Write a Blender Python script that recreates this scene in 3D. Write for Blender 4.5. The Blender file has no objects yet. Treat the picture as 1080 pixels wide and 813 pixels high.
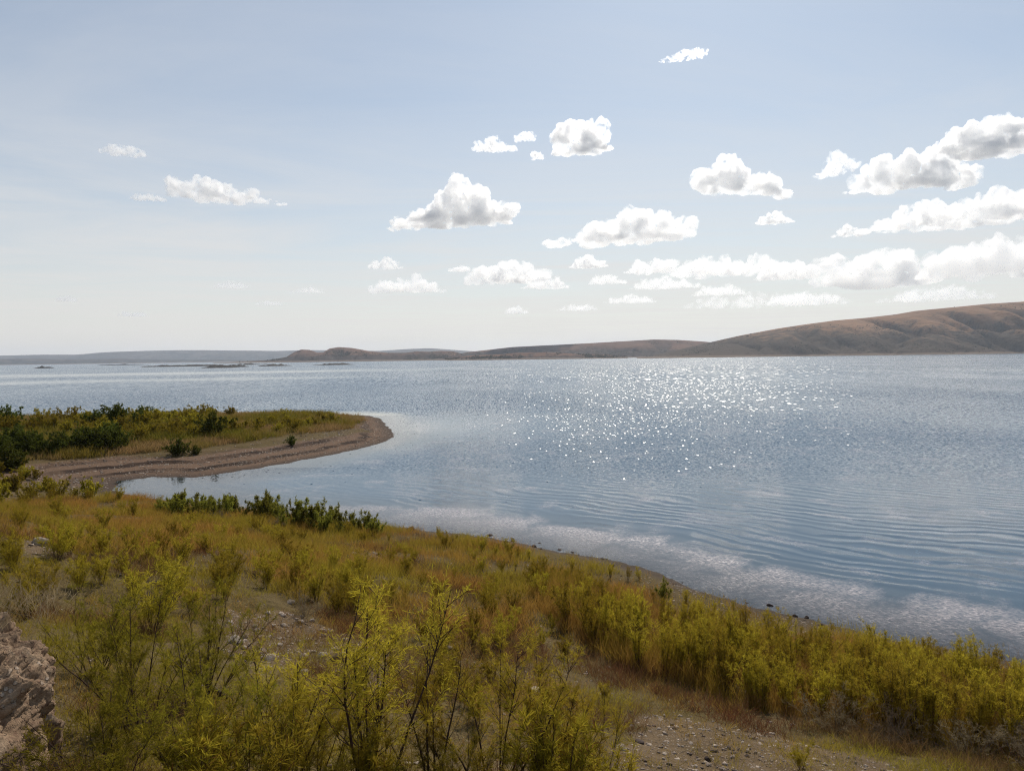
import bpy, math, random
import numpy as np
from mathutils import Matrix, Vector

rng = np.random.default_rng(7)
random.seed(7)
scene = bpy.context.scene
COL = scene.collection
R = math.radians

# ------------------------------------------------------------------ helpers
def mesh_from(name, V, faces, attrs=None, smooth=False):
    """faces: list of int arrays (M,k)"""
    V = np.asarray(V, np.float32)
    if not isinstance(faces, (list, tuple)): faces = [faces]
    faces = [np.asarray(f, np.int32) for f in faces if len(f)]
    me = bpy.data.meshes.new(name)
    me.vertices.add(len(V)); me.vertices.foreach_set('co', V.ravel())
    loops = np.concatenate([f.ravel() for f in faces])
    tot = np.concatenate([np.full(len(f), f.shape[1], np.int32) for f in faces])
    start = np.concatenate([[0], np.cumsum(tot)[:-1]]).astype(np.int32)
    me.loops.add(len(loops)); me.loops.foreach_set('vertex_index', loops)
    me.polygons.add(len(tot)); me.polygons.foreach_set('loop_start', start)
    me.polygons.foreach_set('loop_total', tot)
    if smooth: me.polygons.foreach_set('use_smooth', np.ones(len(tot), bool))
    for k, a in (attrs or {}).items():
        a = np.asarray(a, np.float32)
        if a.ndim == 1:
            me.attributes.new(k, 'FLOAT', 'POINT').data.foreach_set('value', a)
        else:
            if a.shape[1] == 3: a = np.concatenate([a, np.ones((len(a), 1), np.float32)], 1)
            me.attributes.new(k, 'FLOAT_COLOR', 'POINT').data.foreach_set('color', a.ravel())
    me.update(calc_edges=True); me.validate()
    return me

def link(name, me, mat=None, parent=None):
    if mat is not None and len(me.materials) == 0: me.materials.append(mat)
    o = bpy.data.objects.new(name, me); COL.objects.link(o)
    if parent: o.parent = parent
    return o

def tag(o, label=None, cat=None, group=None, kind=None):
    if label: o['label'] = label
    if cat: o['category'] = cat
    if group: o['group'] = group
    if kind: o['kind'] = kind
    return o

def copy_tree(root):
    r = root.copy(); COL.objects.link(r)
    for ch in list(root.children):
        c = ch.copy(); COL.objects.link(c); c.parent = r
    return r

def sst(a, b, x):
    t = np.clip((np.asarray(x, float) - a) / (b - a), 0, 1); return t * t * (3 - 2 * t)

def _h(ix, iy, iz, seed):
    n = (ix * 374761393 + iy * 668265263 + iz * 1274126177 + seed * 974711) & 0xffffffff
    n = ((n ^ (n >> 13)) * 1274126177) & 0xffffffff
    n = ((n ^ (n >> 16)) * 2246822519) & 0xffffffff
    return ((n ^ (n >> 15)) & 0xffff) / 65535.0

def noise3(x, y, z, seed=0):
    x = np.asarray(x, float); y = np.asarray(y, float); z = np.asarray(z, float) + 0 * x
    xi = np.floor(x).astype(np.int64); yi = np.floor(y).astype(np.int64); zi = np.floor(z).astype(np.int64)
    fx, fy, fz = x - xi, y - yi, z - zi
    u, v, w = (f * f * f * (f * (f * 6 - 15) + 10) for f in (fx, fy, fz))
    def c(a, b, d): return _h(xi + a, yi + b, zi + d, seed)
    l = lambda a, b, t: a + (b - a) * t
    return 2 * l(l(l(c(0,0,0), c(1,0,0), u), l(c(0,1,0), c(1,1,0), u), v),
                 l(l(c(0,0,1), c(1,0,1), u), l(c(0,1,1), c(1,1,1), u), v), w) - 1

def fbm(x, y, z=0.0, oct=4, seed=0, gain=.5):
    s = 0; a = 1; t = 0
    for i in range(oct):
        s = s + a * noise3(np.asarray(x) * 2**i + 17.3 * i, np.asarray(y) * 2**i - 9.1 * i, np.asarray(z) * 2**i, seed + i); t += a; a *= gain
    return s / t

def grid_faces(nx, ny):
    i = np.arange(nx * ny).reshape(ny, nx)
    return np.stack([i[:-1, :-1].ravel(), i[:-1, 1:].ravel(), i[1:, 1:].ravel(), i[1:, :-1].ravel()], 1)

# ------------------------------------------------------------------ camera (photo 1080 x 813, focal 816 px)
FPX, CAMZ = 816.0, 7.0
PITCH, ROLL = math.atan(29.5 / FPX), R(-0.74)
cam_d = bpy.data.cameras.new('camera'); cam = bpy.data.objects.new('camera', cam_d); COL.objects.link(cam)
cam_d.sensor_width = 36; cam_d.lens = 36 * FPX / 1080; cam_d.clip_start = .05; cam_d.clip_end = 80000
CM = Matrix.Rotation(math.pi / 2 - PITCH, 4, 'X') @ Matrix.Rotation(ROLL, 4, 'Z')
cam.matrix_world = Matrix.Translation((0, 0, CAMZ)) @ CM
scene.camera = cam
RM = np.array(CM.to_3x3())

def ray(px, py):
    px = np.asarray(px, float); py = np.asarray(py, float)
    d = np.stack([(px - 540) / FPX, -(py - 406.5) / FPX, -np.ones_like(px)], -1)
    return d @ RM.T
def on_plane(px, py, z=0.0):
    d = ray(px, py); t = (z - CAMZ) / d[..., 2]
    return np.stack([d[..., 0] * t, d[..., 1] * t], -1)
def project(x, y, z):
    p = np.stack([x, y, np.asarray(z) - CAMZ], -1) @ RM
    w = np.maximum(-p[..., 2], 1e-3)
    px = 540 + FPX * p[..., 0] / w; py = 406.5 - FPX * p[..., 1] / w
    bad = -p[..., 2] < .05
    return np.where(bad, -9999, px), np.where(bad, 9999, py)
def at_depth(px, py, Y):
    d = ray(px, py); t = Y / d[..., 1]
    return d[..., 0] * t, d[..., 1] * t, CAMZ + d[..., 2] * t

# ------------------------------------------------------------------ materials
class NT:
    def __init__(s, name, world=None):
        if world: s.m = world
        else: s.m = bpy.data.materials.new(name)
        s.m.use_nodes = True; s.t = s.m.node_tree; s.t.nodes.clear()
    def n(s, typ, **kw):
        nd = s.t.nodes.new(typ)
        ins = kw.pop('i', {})
        for k, v in kw.items(): setattr(nd, k, v)
        for k, v in ins.items():
            if isinstance(v, bpy.types.NodeSocket): s.t.links.new(v, nd.inputs[k])
            else: nd.inputs[k].default_value = v
        return nd
    def link(s, a, b): s.t.links.new(a, b)
    def math(s, op, a, b=0.0, c=None, clamp=False):
        nd = s.n('ShaderNodeMath', operation=op, i={0: a, 1: b}); nd.use_clamp = clamp
        if c is not None:
            if isinstance(c, bpy.types.NodeSocket): s.link(c, nd.inputs[2])
            else: nd.inputs[2].default_value = c
        return nd.outputs[0]
    def vmath(s, op, a, b=(0, 0, 0)):
        return s.n('ShaderNodeVectorMath', operation=op, i={0: a, 1: b}).outputs[0]
    def noise(s, vec, scale, detail=3.0, rough=.55, dist=0.0):
        return s.n('ShaderNodeTexNoise', i={'Vector': vec, 'Scale': scale, 'Detail': detail, 'Roughness': rough, 'Distortion': dist})
    def ramp(s, fac, stops, interp='LINEAR'):
        r = s.n('ShaderNodeValToRGB', i={0: fac}); r.color_ramp.interpolation = interp
        e = r.color_ramp.elements
        while len(e) > 1: e.remove(e[-1])
        e[0].position = stops[0][0]; e[0].color = (*stops[0][1], 1) if len(stops[0][1]) == 3 else stops[0][1]
        for p, c in stops[1:]:
            x = e.new(p); x.color = (*c, 1) if len(c) == 3 else c
        return r.outputs[0]
    def mix(s, fac, a, b, blend='MIX'):
        nd = s.n('ShaderNodeMix', data_type='RGBA', blend_type=blend)
        for k, v in ((0, fac), (6, a), (7, b)):
            if isinstance(v, bpy.types.NodeSocket): s.link(v, nd.inputs[k])
            else: nd.inputs[k].default_value = v if k == 0 else ((*v, 1) if len(v) == 3 else v)
        return nd.outputs[2]
    def maprange(s, v, a, b, c=0.0, d=1.0):
        return s.n('ShaderNodeMapRange', i={0: v, 1: a, 2: b, 3: c, 4: d}).outputs[0]
    def attr(s, name): return s.n('ShaderNodeAttribute', attribute_name=name)
    def pos(s): return s.n('ShaderNodeNewGeometry').outputs['Position']
    def out(s, sh=None, vol=None):
        o = s.n('ShaderNodeOutputMaterial')
        if sh: s.link(sh, o.inputs[0])
        if vol: s.link(vol, o.inputs[1])

def foliage_mat(name, sat=1.0, trans=.5, dark=1.0, var=.35):
    N = NT(name)
    a = N.attr('tint').outputs['Color']
    oi = N.n('ShaderNodeObjectInfo').outputs['Random']
    hs = N.n('ShaderNodeHueSaturation', i={'Color': a, 'Hue': N.maprange(oi, 0, 1, .485, .512), 'Saturation': sat,
                                            'Value': N.maprange(oi, 0, 1, dark * (1 - var), dark * (1 + var))}).outputs[0]
    d = N.n('ShaderNodeBsdfDiffuse', i={'Color': hs}).outputs[0]
    t = N.n('ShaderNodeBsdfTranslucent', i={'Color': hs}).outputs[0]
    N.out(N.n('ShaderNodeMixShader', i={0: trans, 1: d, 2: t}).outputs[0])
    return N.m

def bark_mat(name, c1, c2):
    N = NT(name)
    co = N.n('ShaderNodeTexCoord').outputs['Object']
    n = N.noise(co, 25, 4).outputs[0]
    c = N.ramp(n, [(.3, c1), (.7, c2)])
    N.out(N.n('ShaderNodeBsdfPrincipled', i={'Base Color': c, 'Roughness': .85, 'Specular IOR Level': .2}).outputs[0])
    return N.m

def ground_mat():
    N = NT('ground'); P = N.pos()
    z = N.n('ShaderNodeSeparateColor', i={0: N.attr('zone').outputs['Color']})
    veg, wet, pen = z.outputs[0], z.outputs[1], z.outputs[2]
    n1 = N.noise(P, .6, 6, .6).outputs[0]; n2 = N.noise(P, 6, 6, .65).outputs[0]; n3 = N.noise(P, 45, 3, .6).outputs[0]
    vo = N.n('ShaderNodeTexVoronoi', feature='F1', i={'Vector': P, 'Scale': 26.0, 'Randomness': 1.0})
    dirt = N.ramp(n1, [(.3, (.11, .075, .042)), (.55, (.165, .115, .068)), (.75, (.21, .155, .10))])
    dirt = N.mix(N.maprange(n2, .35, .7), dirt, (.13, .09, .055), 'MIX')
    peb = N.ramp(N.n('ShaderNodeSeparateColor', i={0: vo.outputs['Color']}).outputs[0],
                 [(0, (.10, .075, .055)), (.5, (.24, .19, .14)), (.85, (.36, .30, .25)), (1, (.5, .45, .39))])
    pm = N.math('MULTIPLY', N.maprange(vo.outputs['Distance'], .45, .3), N.maprange(n2, .45, .6))
    dirt = N.mix(pm, dirt, peb)
    sand = N.ramp(n2, [(.3, (.10, .060, .038)), (.7, (.215, .142, .095))])
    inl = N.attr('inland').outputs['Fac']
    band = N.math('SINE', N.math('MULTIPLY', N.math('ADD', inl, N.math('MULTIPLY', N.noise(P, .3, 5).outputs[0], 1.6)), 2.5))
    step_shade = N.math('MULTIPLY', N.maprange(band, .35, .75), N.math('MULTIPLY', N.maprange(inl, .6, 1.2), N.maprange(inl, 9, 6.5)))  # dark contour stripes: shade of the terrace steps painted into the sand colour
    step_shade = N.math('MULTIPLY', step_shade, N.maprange(N.noise(P, .35, 3).outputs[0], .38, .56, .3, .95))
    sand = N.mix(step_shade, sand, (.022, .015, .012))
    sand = N.mix(N.maprange(n3, .5, .7), sand, (.11, .065, .045))
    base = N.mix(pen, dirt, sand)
    litter = N.ramp(n2, [(.25, (.055, .04, .015)), (.5, (.12, .09, .03)), (.75, (.19, .145, .06))])
    litter = N.mix(N.maprange(n3, .45, .65), litter, (.07, .045, .02))
    base = N.mix(N.math('MULTIPLY', veg, N.maprange(n1, .2, .6, .55, 1)), base, litter)
    base = N.mix(N.math('MULTIPLY', wet, .7), base, (.035, .025, .02))
    bh = N.math('ADD', N.math('MULTIPLY', n2, 1.0), N.math('ADD', N.math('MULTIPLY', n3, .35), N.math('MULTIPLY', pm, .25)))
    bp = N.n('ShaderNodeBump', i={'Strength': .9, 'Distance': .05, 'Height': bh}).outputs[0]
    N.out(N.n('ShaderNodeBsdfPrincipled', i={'Base Color': base, 'Roughness': N.maprange(wet, 0, 1, .95, .85),
                                              'Specular IOR Level': .08, 'Normal': bp}).outputs[0])
    return N.m

def hill_mat(name, top, low, rock, sc):
    N = NT(name); P = N.pos(); pz = N.n('ShaderNodeSeparateXYZ', i={0: P}).outputs[2]
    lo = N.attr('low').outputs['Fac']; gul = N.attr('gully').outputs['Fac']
    n1 = N.noise(P, sc * .004, 6, .6).outputs[0]; n2 = N.noise(P, sc * .03, 5, .65).outputs[0]; n3 = N.noise(P, sc * .12, 4, .7).outputs[0]
    c = N.mix(N.maprange(n1, .35, .65), top, tuple(v * .72 for v in top))
    c = N.mix(N.math('MULTIPLY', N.maprange(n2, .48, .66), .5), c, rock)
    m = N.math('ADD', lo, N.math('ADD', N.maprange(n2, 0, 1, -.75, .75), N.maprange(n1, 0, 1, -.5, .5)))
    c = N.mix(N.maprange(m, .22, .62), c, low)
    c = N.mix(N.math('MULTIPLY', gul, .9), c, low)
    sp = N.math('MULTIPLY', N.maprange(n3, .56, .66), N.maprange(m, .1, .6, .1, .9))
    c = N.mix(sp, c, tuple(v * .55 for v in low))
    c = N.mix(N.math('MULTIPLY', N.maprange(pz, 6.5, 4.0), .7), c, (.21, .155, .115))
    bp = N.n('ShaderNodeBump', i={'Strength': .9, 'Distance': 14.0 / sc, 'Height': n2}).outputs[0]
    N.out(N.n('ShaderNodeBsdfPrincipled', i={'Base Color': c, 'Roughness': 1.0, 'Specular IOR Level': .05, 'Normal': bp}).outputs[0])
    return N.m

def rock_mat(name, a, b, sc=9):
    N = NT(name); co = N.n('ShaderNodeTexCoord').outputs['Object']
    oi = N.n('ShaderNodeObjectInfo').outputs['Random']
    n = N.noise(co, sc, 6, .65).outputs[0]
    c = N.ramp(n, [(.3, a), (.7, b)])
    c = N.n('ShaderNodeHueSaturation', i={'Color': c, 'Value': N.maprange(oi, 0, 1, .65, 1.15)}).outputs[0]
    bp = N.n('ShaderNodeBump', i={'Strength': .7, 'Distance': .03, 'Height': n}).outputs[0]
    N.out(N.n('ShaderNodeBsdfPrincipled', i={'Base Color': c, 'Roughness': .9, 'Specular IOR Level': .2, 'Normal': bp}).outputs[0])
    return N.m

def bank_mat():
    N = NT('bank_earth'); P = N.pos()
    n1 = N.noise(P, 3, 6, .65).outputs[0]; n2 = N.noise(P, 18, 6, .7).outputs[0]
    vo = N.n('ShaderNodeTexVoronoi', feature='F1', i={'Vector': P, 'Scale': 20.0})
    c = N.ramp(n1, [(.3, (.20, .128, .08)), (.5, (.31, .215, .14)), (.72, (.42, .32, .23))])
    c = N.mix(N.maprange(n2, .5, .68), c, (.17, .10, .068))
    pm = N.maprange(vo.outputs['Distance'], .36, .26)
    c = N.mix(N.math('MULTIPLY', pm, N.maprange(n1, .5, .6)), c, (.5, .42, .35))
    h = N.math('ADD', n2, N.math('MULTIPLY', pm, .5))
    bp = N.n('ShaderNodeBump', i={'Strength': 1.0, 'Distance': .04, 'Height': h}).outputs[0]
    N.out(N.n('ShaderNodeBsdfPrincipled', i={'Base Color': c, 'Roughness': .95, 'Specular IOR Level': .15, 'Normal': bp}).outputs[0])
    return N.m

def water_mat():
    N = NT('lake_water'); P = N.pos()
    xyz = N.n('ShaderNodeSeparateXYZ', i={0: P})
    x, y = xyz.outputs[0], xyz.outputs[1]
    A = N.n('ShaderNodeSeparateColor', i={0: N.attr('zone').outputs['Color']})
    shore, calm, scum = A.outputs[0], A.outputs[1], A.outputs[2]   # shore = distance / 40 m
    sd = N.math('MULTIPLY', shore, 40.0)
    bigN = N.noise(N.n('ShaderNodeCombineXYZ', i={0: N.math('MULTIPLY', x, .03), 1: N.math('MULTIPLY', y, .012)}).outputs[0], 1.0, 4, .55).outputs[0]
    # open-water chop: random facets, long towards the light, larger farther out
    def facets(sx, sy, seed):
        v = N.n('ShaderNodeCombineXYZ', i={0: N.math('MULTIPLY', x, sx), 1: N.math('MULTIPLY', y, sy), 2: seed}).outputs[0]
        c = N.noise(v, 1.0, 2.5, .6).outputs[1]
        return N.vmath('SUBTRACT', c, (.5, .5, .5))
    def scl(v, k):
        nd = N.n('ShaderNodeVectorMath', operation='SCALE', i={0: v})
        if isinstance(k, bpy.types.NodeSocket): N.link(k, nd.inputs['Scale'])
        else: nd.inputs['Scale'].default_value = k
        return nd.outputs[0]
    near = facets(6.0, 4.0, 1.3); mid = facets(4.5, 1.4, 4.7); far = facets(2.4, .34, 9.1)
    w_mid = N.maprange(y, 45, 90); w_far = N.maprange(y, 150, 320)
    def vmix(f, a, b):
        nd = N.n('ShaderNodeMix', data_type='VECTOR'); nd.factor_mode = 'UNIFORM'
        N.link(f, nd.inputs[0]); N.link(a, nd.inputs[4]); N.link(b, nd.inputs[5]); return nd.outputs[1]
    slope = N.vmath('ADD', scl(vmix(w_far, vmix(w_mid, near, mid), far), .62), (0, -.085, 0))
    chop = N.math('MULTIPLY', N.math('MULTIPLY', N.maprange(y, 30, 60, .10, 1.0), N.maprange(bigN, .3, .65, .6, 1.1)),
                  N.math('SUBTRACT', 1.0, N.math('MULTIPLY', calm, .93)))
    slope = scl(slope, chop)
    # steeper wavelets here and there: each one a small flat facet that can catch the sun
    gp = N.math('MULTIPLY', N.math('MULTIPLY', N.maprange(y, 34, 140, 0, 1.0), chop), 1.0)
    def glints(sx, sy, seed):
        v = N.n('ShaderNodeCombineXYZ', i={0: N.math('MULTIPLY', x, sx), 1: N.math('MULTIPLY', y, sy), 2: seed}).outputs[0]
        vo = N.n('ShaderNodeTexVoronoi', feature='F1', i={'Vector': v, 'Scale': 1.0})
        c = N.n('ShaderNodeSeparateColor', i={0: vo.outputs['Color']})
        nx = N.math('MULTIPLY', N.math('SUBTRACT', N.math('ADD', c.outputs[0], c.outputs[2]), 1.0), .31)
        ny = N.math('MULTIPLY', c.outputs[1], -.42)
        rnd = N.math('FRACT', N.math('MULTIPLY', N.math('ADD', c.outputs[0], c.outputs[1]), 37.0))
        sel = N.math('MULTIPLY', N.math('LESS_THAN', vo.outputs['Distance'], .40), N.math('LESS_THAN', rnd, gp))
        return N.n('ShaderNodeCombineXYZ', i={0: nx, 1: ny}).outputs[0], sel
    g0, s0 = glints(7.5, 2.2, 8.8); g1, s1 = glints(4.8, .62, 2.2); g2, s2 = glints(3.0, .2, 6.1)
    ya, yb = N.math('GREATER_THAN', y, 95.0), N.math('GREATER_THAN', y, 210.0)
    gl_v = vmix(yb, vmix(ya, g0, g1), g2)
    gsel = N.n('ShaderNodeMix', data_type='FLOAT', i={0: ya, 2: s0, 3: s1}).outputs[0]
    gsel = N.n('ShaderNodeMix', data_type='FLOAT', i={0: yb, 2: gsel, 3: s2}).outputs[0]
    slope = vmix(gsel, slope, gl_v)
    # low swell running on to the shore
    ds = N.noise(P, .12, 3, .5).outputs[0]; ds2 = N.noise(P, .8, 2, .5).outputs[0]
    u = N.math('ADD', N.math('MULTIPLY', x, .62), N.math('MULTIPLY', y, .78))
    u = N.math('ADD', u, N.math('ADD', N.math('MULTIPLY', ds, 5.0), N.math('MULTIPLY', ds2, .5)))
    amp = N.math('MULTIPLY', N.maprange(sd, 1.5, 7), N.math('MULTIPLY', N.maprange(y, 48, 36), N.maprange(N.noise(P, .16, 2).outputs[0], .35, .65, .15, 1.0)))
    sw = N.math('MULTIPLY', N.math('SINE', N.math('MULTIPLY', u, 7.4)), N.math('MULTIPLY', amp, .045))
    sw = N.math('ADD', sw, N.math('MULTIPLY', N.math('SINE', N.math('MULTIPLY', u, 12.1)), N.math('MULTIPLY', amp, .02)))
    swv = N.n('ShaderNodeCombineXYZ', i={0: N.math('MULTIPLY', sw, .62), 1: N.math('MULTIPLY', sw, .78)}).outputs[0]
    # speckled floating film by the near shore
    sp = N.noise(N.n('ShaderNodeCombineXYZ', i={0: N.math('ADD', N.math('MULTIPLY', x, .9), N.math('MULTIPLY', y, .9)), 1: N.math('SUBTRACT', N.math('MULTIPLY', x, .42), N.math('MULTIPLY', y, .42))}).outputs[0], 11, 4, .7, .5)
    spf = N.vmath('SUBTRACT', sp.outputs[1], (.5, .5, .5))
    edge = N.noise(P, .38, 6, .65, .6).outputs[0]
    scm = N.maprange(N.math('ADD', scum, N.maprange(edge, 0, 1, -2.3, 2.0))  , .0, .95)
    tot = N.vmath('ADD', N.vmath('ADD', slope, swv), scl(spf, N.math('MULTIPLY', scm, .3)))
    nz = N.vmath('MULTIPLY', tot, (1, 1, 0))
    nrm = N.n('ShaderNodeVectorMath', operation='NORMALIZE', i={0: N.vmath('ADD', nz, (0, 0, 1))}).outputs[0]
    body = N.mix(N.maprange(sd, 0, 6), (.05, .055, .05), (.014, .058, .105))
    film = N.math('MULTIPLY', scm, N.maprange(sp.outputs[0], .42, .64, .16, .95))
    body = N.mix(film, body, (.50, .43, .42))
    rough = N.math('ADD', N.math('ADD', .06, N.math('MULTIPLY', gsel, .10)), N.math('MULTIPLY', film, .25))
    pr = N.n('ShaderNodeBsdfPrincipled', i={'Base Color': body, 'Roughness': rough, 'IOR': 1.333, 'Normal': nrm})
    tr = N.n('ShaderNodeBsdfTransparent', i={'Color': (.62, .60, .5, 1)}).outputs[0]
    gl = N.n('ShaderNodeBsdfGlossy', i={'Color': (1, 1, 1, 1), 'Roughness': .06, 'Normal': nrm}).outputs[0]
    fr = N.n('ShaderNodeFresnel', i={'IOR': 1.333, 'Normal': nrm}).outputs[0]
    shallow = N.n('ShaderNodeMixShader', i={0: fr, 1: tr, 2: gl}).outputs[0]
    N.out(N.n('ShaderNodeMixShader', i={0: N.maprange(N.math('DIVIDE', sd, N.maprange(x, -11, -17, 1.0, 2.6)), 3.2, .2, 0, .9), 1: pr.outputs[0], 2: shallow}).outputs[0])
    return N.m

# ------------------------------------------------------------------ shoreline and ground height
SH_PX = [(1000,682),(940,673),(870,657),(800,640),(740,621),(700,607),(650,594),(600,583),(540,572),(470,562),(430,556),(380,551),
         (330,546),(260,536),(200,529),(150,525),(118,517),(125,507),(160,503),(205,503.5),(250,497),(300,489),(350,480),
         (385,472),(405,466.5),(414,461.5),(414,456),(408,448),(402,441.5),(390,438.5),(370,437.5),(330,437.3),(280,437.5),
         (200,438.5),(100,440.5),(0,443),(-140,447)]
a_ = np.array(SH_PX, float)
shore = on_plane(a_[:, 0], a_[:, 1])
shore = np.concatenate([[[70, -45], [38, -10], [22, 6.5]], shore, [[-150, 95], [-260, 60], [-260, -60], [70, -60]]])
SA = shore; SB = np.roll(shore, -1, 0)

def sdist(x, y):
    shp = np.shape(x); x = np.ravel(x); y = np.ravel(y)
    d2 = np.full(len(x), 1e12); ins = np.zeros(len(x), bool)
    for (ax, ay), (bx, by) in zip(SA, SB):
        ex, ey = bx - ax, by - ay
        t = np.clip(((x - ax) * ex + (y - ay) * ey) / (ex * ex + ey * ey + 1e-9), 0, 1)
        d2 = np.minimum(d2, (x - ax - t * ex)**2 + (y - ay - t * ey)**2)
        c = (ay > y) != (by > y)
        if abs(ey) > 1e-9: ins ^= c & (x < ex * (y - ay) / ey + ax)
    s = np.sqrt(d2); s = np.where(ins, s, -s)
    s = s + .35 * fbm(x * .5, y * .5, 0, 3, 5) + .16 * fbm(x * 2.2, y * 2.2, 0, 3, 6) * np.clip(1 + 0 * s, 0, 1)
    return s.reshape(shp)

def height(x, y, s=None, detail=True):
    x = np.asarray(x, float); y = np.asarray(y, float)
    if s is None: s = sdist(x, y)
    hm = np.interp(s, [-40, -8, -2, 0, 1, 4, 8, 12, 16, 19, 21, 25, 60], [-4, -1.1, -.2, 0, .14, .5, 1.15, 2.05, 3.15, 4.15, 4.9, 5.5, 6.5])
    hp = np.interp(s, [-40, -8, -2, 0, 2, 5, 10, 15, 25, 60], [-4, -.9, -.16, 0, .13, .32, .62, .9, 1.15, 1.6])
    st = .17; q = hp / st; tr = np.maximum((np.floor(q) + sst(.74, 1.0, q - np.floor(q))) * st, .55 * hp)
    hp = np.where((s > .3) & (s < 9.5), hp + (tr - hp) * .85 * sst(.3, 1, s) * sst(9.5, 7, s), hp)
    w = sst(36, 48, y + .12 * np.minimum(x + 20, 0))
    h = hm * (1 - w) + hp * w
    if detail:
        k = np.clip(s / 4, 0, 1)
        h = h + k * (1 - .6 * w) * (.22 * fbm(x * .28, y * .28, 0, 3, 11) + .05 * fbm(x * 1.7, y * 1.7, 0, 3, 12))
        h = h + np.clip(s / 1.5, .0, 1) * .012 * fbm(x * 8, y * 8, 0, 2, 13)
    return h

# tables for quick look-ups
TX0, TY0, TST = -100.0, .5, .22
_tx = TX0 + np.arange(int(150 / TST)) * TST; _ty = TY0 + np.arange(int(122 / TST)) * TST
_X, _Y = np.meshgrid(_tx, _ty); TS = sdist(_X, _Y); TH = height(_X, _Y, TS, detail=False); TD = height(_X, _Y, TS)
def look(T, x, y):
    x = np.asarray(x, float); y = np.asarray(y, float)
    u = np.clip((x - TX0) / TST, 0, T.shape[1] - 1.001); v = np.clip((y - TY0) / TST, 0, T.shape[0] - 1.001)
    i = u.astype(int); j = v.astype(int); fu, fv = u - i, v - j
    return (T[j, i] * (1 - fu) + T[j, i + 1] * fu) * (1 - fv) + (T[j + 1, i] * (1 - fu) + T[j + 1, i + 1] * fu) * fv
def gz(x, y): return look(TD, x, y)
def gs(x, y): return look(TS, x, y)

def inpoly(px, py, poly):
    px = np.asarray(px, float); py = np.asarray(py, float); c = np.zeros(px.shape, bool); n = len(poly)
    for i in range(n):
        (x1, y1), (x2, y2) = poly[i], poly[(i + 1) % n]
        if y1 != y2:
            c ^= ((y1 > py) != (y2 > py)) & (px < (x2 - x1) * (py - y1) / (y2 - y1) + x1)
    return c

def hit(px, py):
    """ground points seen at photo pixels (visible surface of the bare terrain)"""
    px = np.atleast_1d(np.asarray(px, float)); py = np.atleast_1d(np.asarray(py, float))
    d = ray(px, py); d = d / np.linalg.norm(d[:, :2], axis=1)[:, None]
    done = np.zeros(len(px), bool); T = np.zeros(len(px)); t = 2.0
    while t < 160 and not done.all():
        z = CAMZ + d[:, 2] * t; g = look(TH, d[:, 0] * t, d[:, 1] * t)
        new = (~done) & (z <= g); T[new] = t; done |= new
        t *= 1.012
    return d[:, 0] * T, d[:, 1] * T, done

STONES = [(225,655),(290,642),(360,672),(430,705),(405,730),(340,724),(255,718),(232,690)]
DIRT = [(655,768),(715,756),(795,778),(880,802),(1000,835),(1040,900),(620,900)]
HEAP = [(335,575),(385,578),(415,592),(400,603),(345,598)]
PATCHL = [(15,570),(55,570),(62,590),(20,592)]

def zones(x, y, s):
    z = look(TH, x, y); px, py = project(x, y, z)
    nz = 46 * fbm(np.asarray(x) * 1.1, np.asarray(y) * 1.1, 0, 4, 31)
    bare = inpoly(px + nz, py + nz * .6, STONES) | inpoly(px + nz, py + nz * .6, DIRT) | inpoly(px + nz * .4, py + nz * .3, HEAP) | inpoly(px + nz * .3, py, PATCHL)
    return px, py, bare

# ------------------------------------------------------------------ ground sheet
def spaced(parts):
    return np.unique(np.round(np.concatenate(parts), 4))
gx = spaced([np.linspace(-260, -75, 40), np.linspace(-75, -34, 100), np.linspace(-34, -14, 130), np.linspace(-14, 14, 330), np.linspace(14, 70, 110)])
gy = spaced([np.linspace(-60, 1, 30), np.linspace(1, 22, 260), np.linspace(22, 44, 170), np.linspace(44, 76, 300), np.linspace(76, 112, 130), np.linspace(112, 150, 20)])
X, Y = np.meshgrid(gx, gy)
S = sdist(X, Y); Z = height(X, Y, S)
pxg, pyg, bareg = zones(X, Y, S)
pen_w = sst(36, 48, Y + .12 * np.minimum(X + 20, 0))
veg_line = np.where(pen_w > .5, np.interp(Y, [58, 66, 74], [7.5, 5.0, 2.6]) + 2.5 * fbm(X * .15, Y * .15, 0, 3, 41), 0.45 + .8 * fbm(X * .7, Y * .7, 0, 3, 42))
vegA = sst(-.6, .8, S - veg_line) * np.where(bareg, .12, 1) * np.clip(1.0 + .5 * fbm(X * .5, Y * .5, 0, 4, 43), 0, 1)
wetA = np.maximum(sst(1.4, .2, S), sst(2.6, .3, S) * sst(-13, -17, X) * sst(52, 46, Y) * .9)
zone = np.stack([vegA.ravel(), wetA.ravel(), np.maximum(pen_w, sst(1.4, .2, S) * .2).ravel()], 1)
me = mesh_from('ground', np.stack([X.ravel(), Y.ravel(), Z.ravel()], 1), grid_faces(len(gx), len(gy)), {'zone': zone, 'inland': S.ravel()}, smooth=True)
tag(link('ground', me, ground_mat()), kind='structure')

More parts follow.
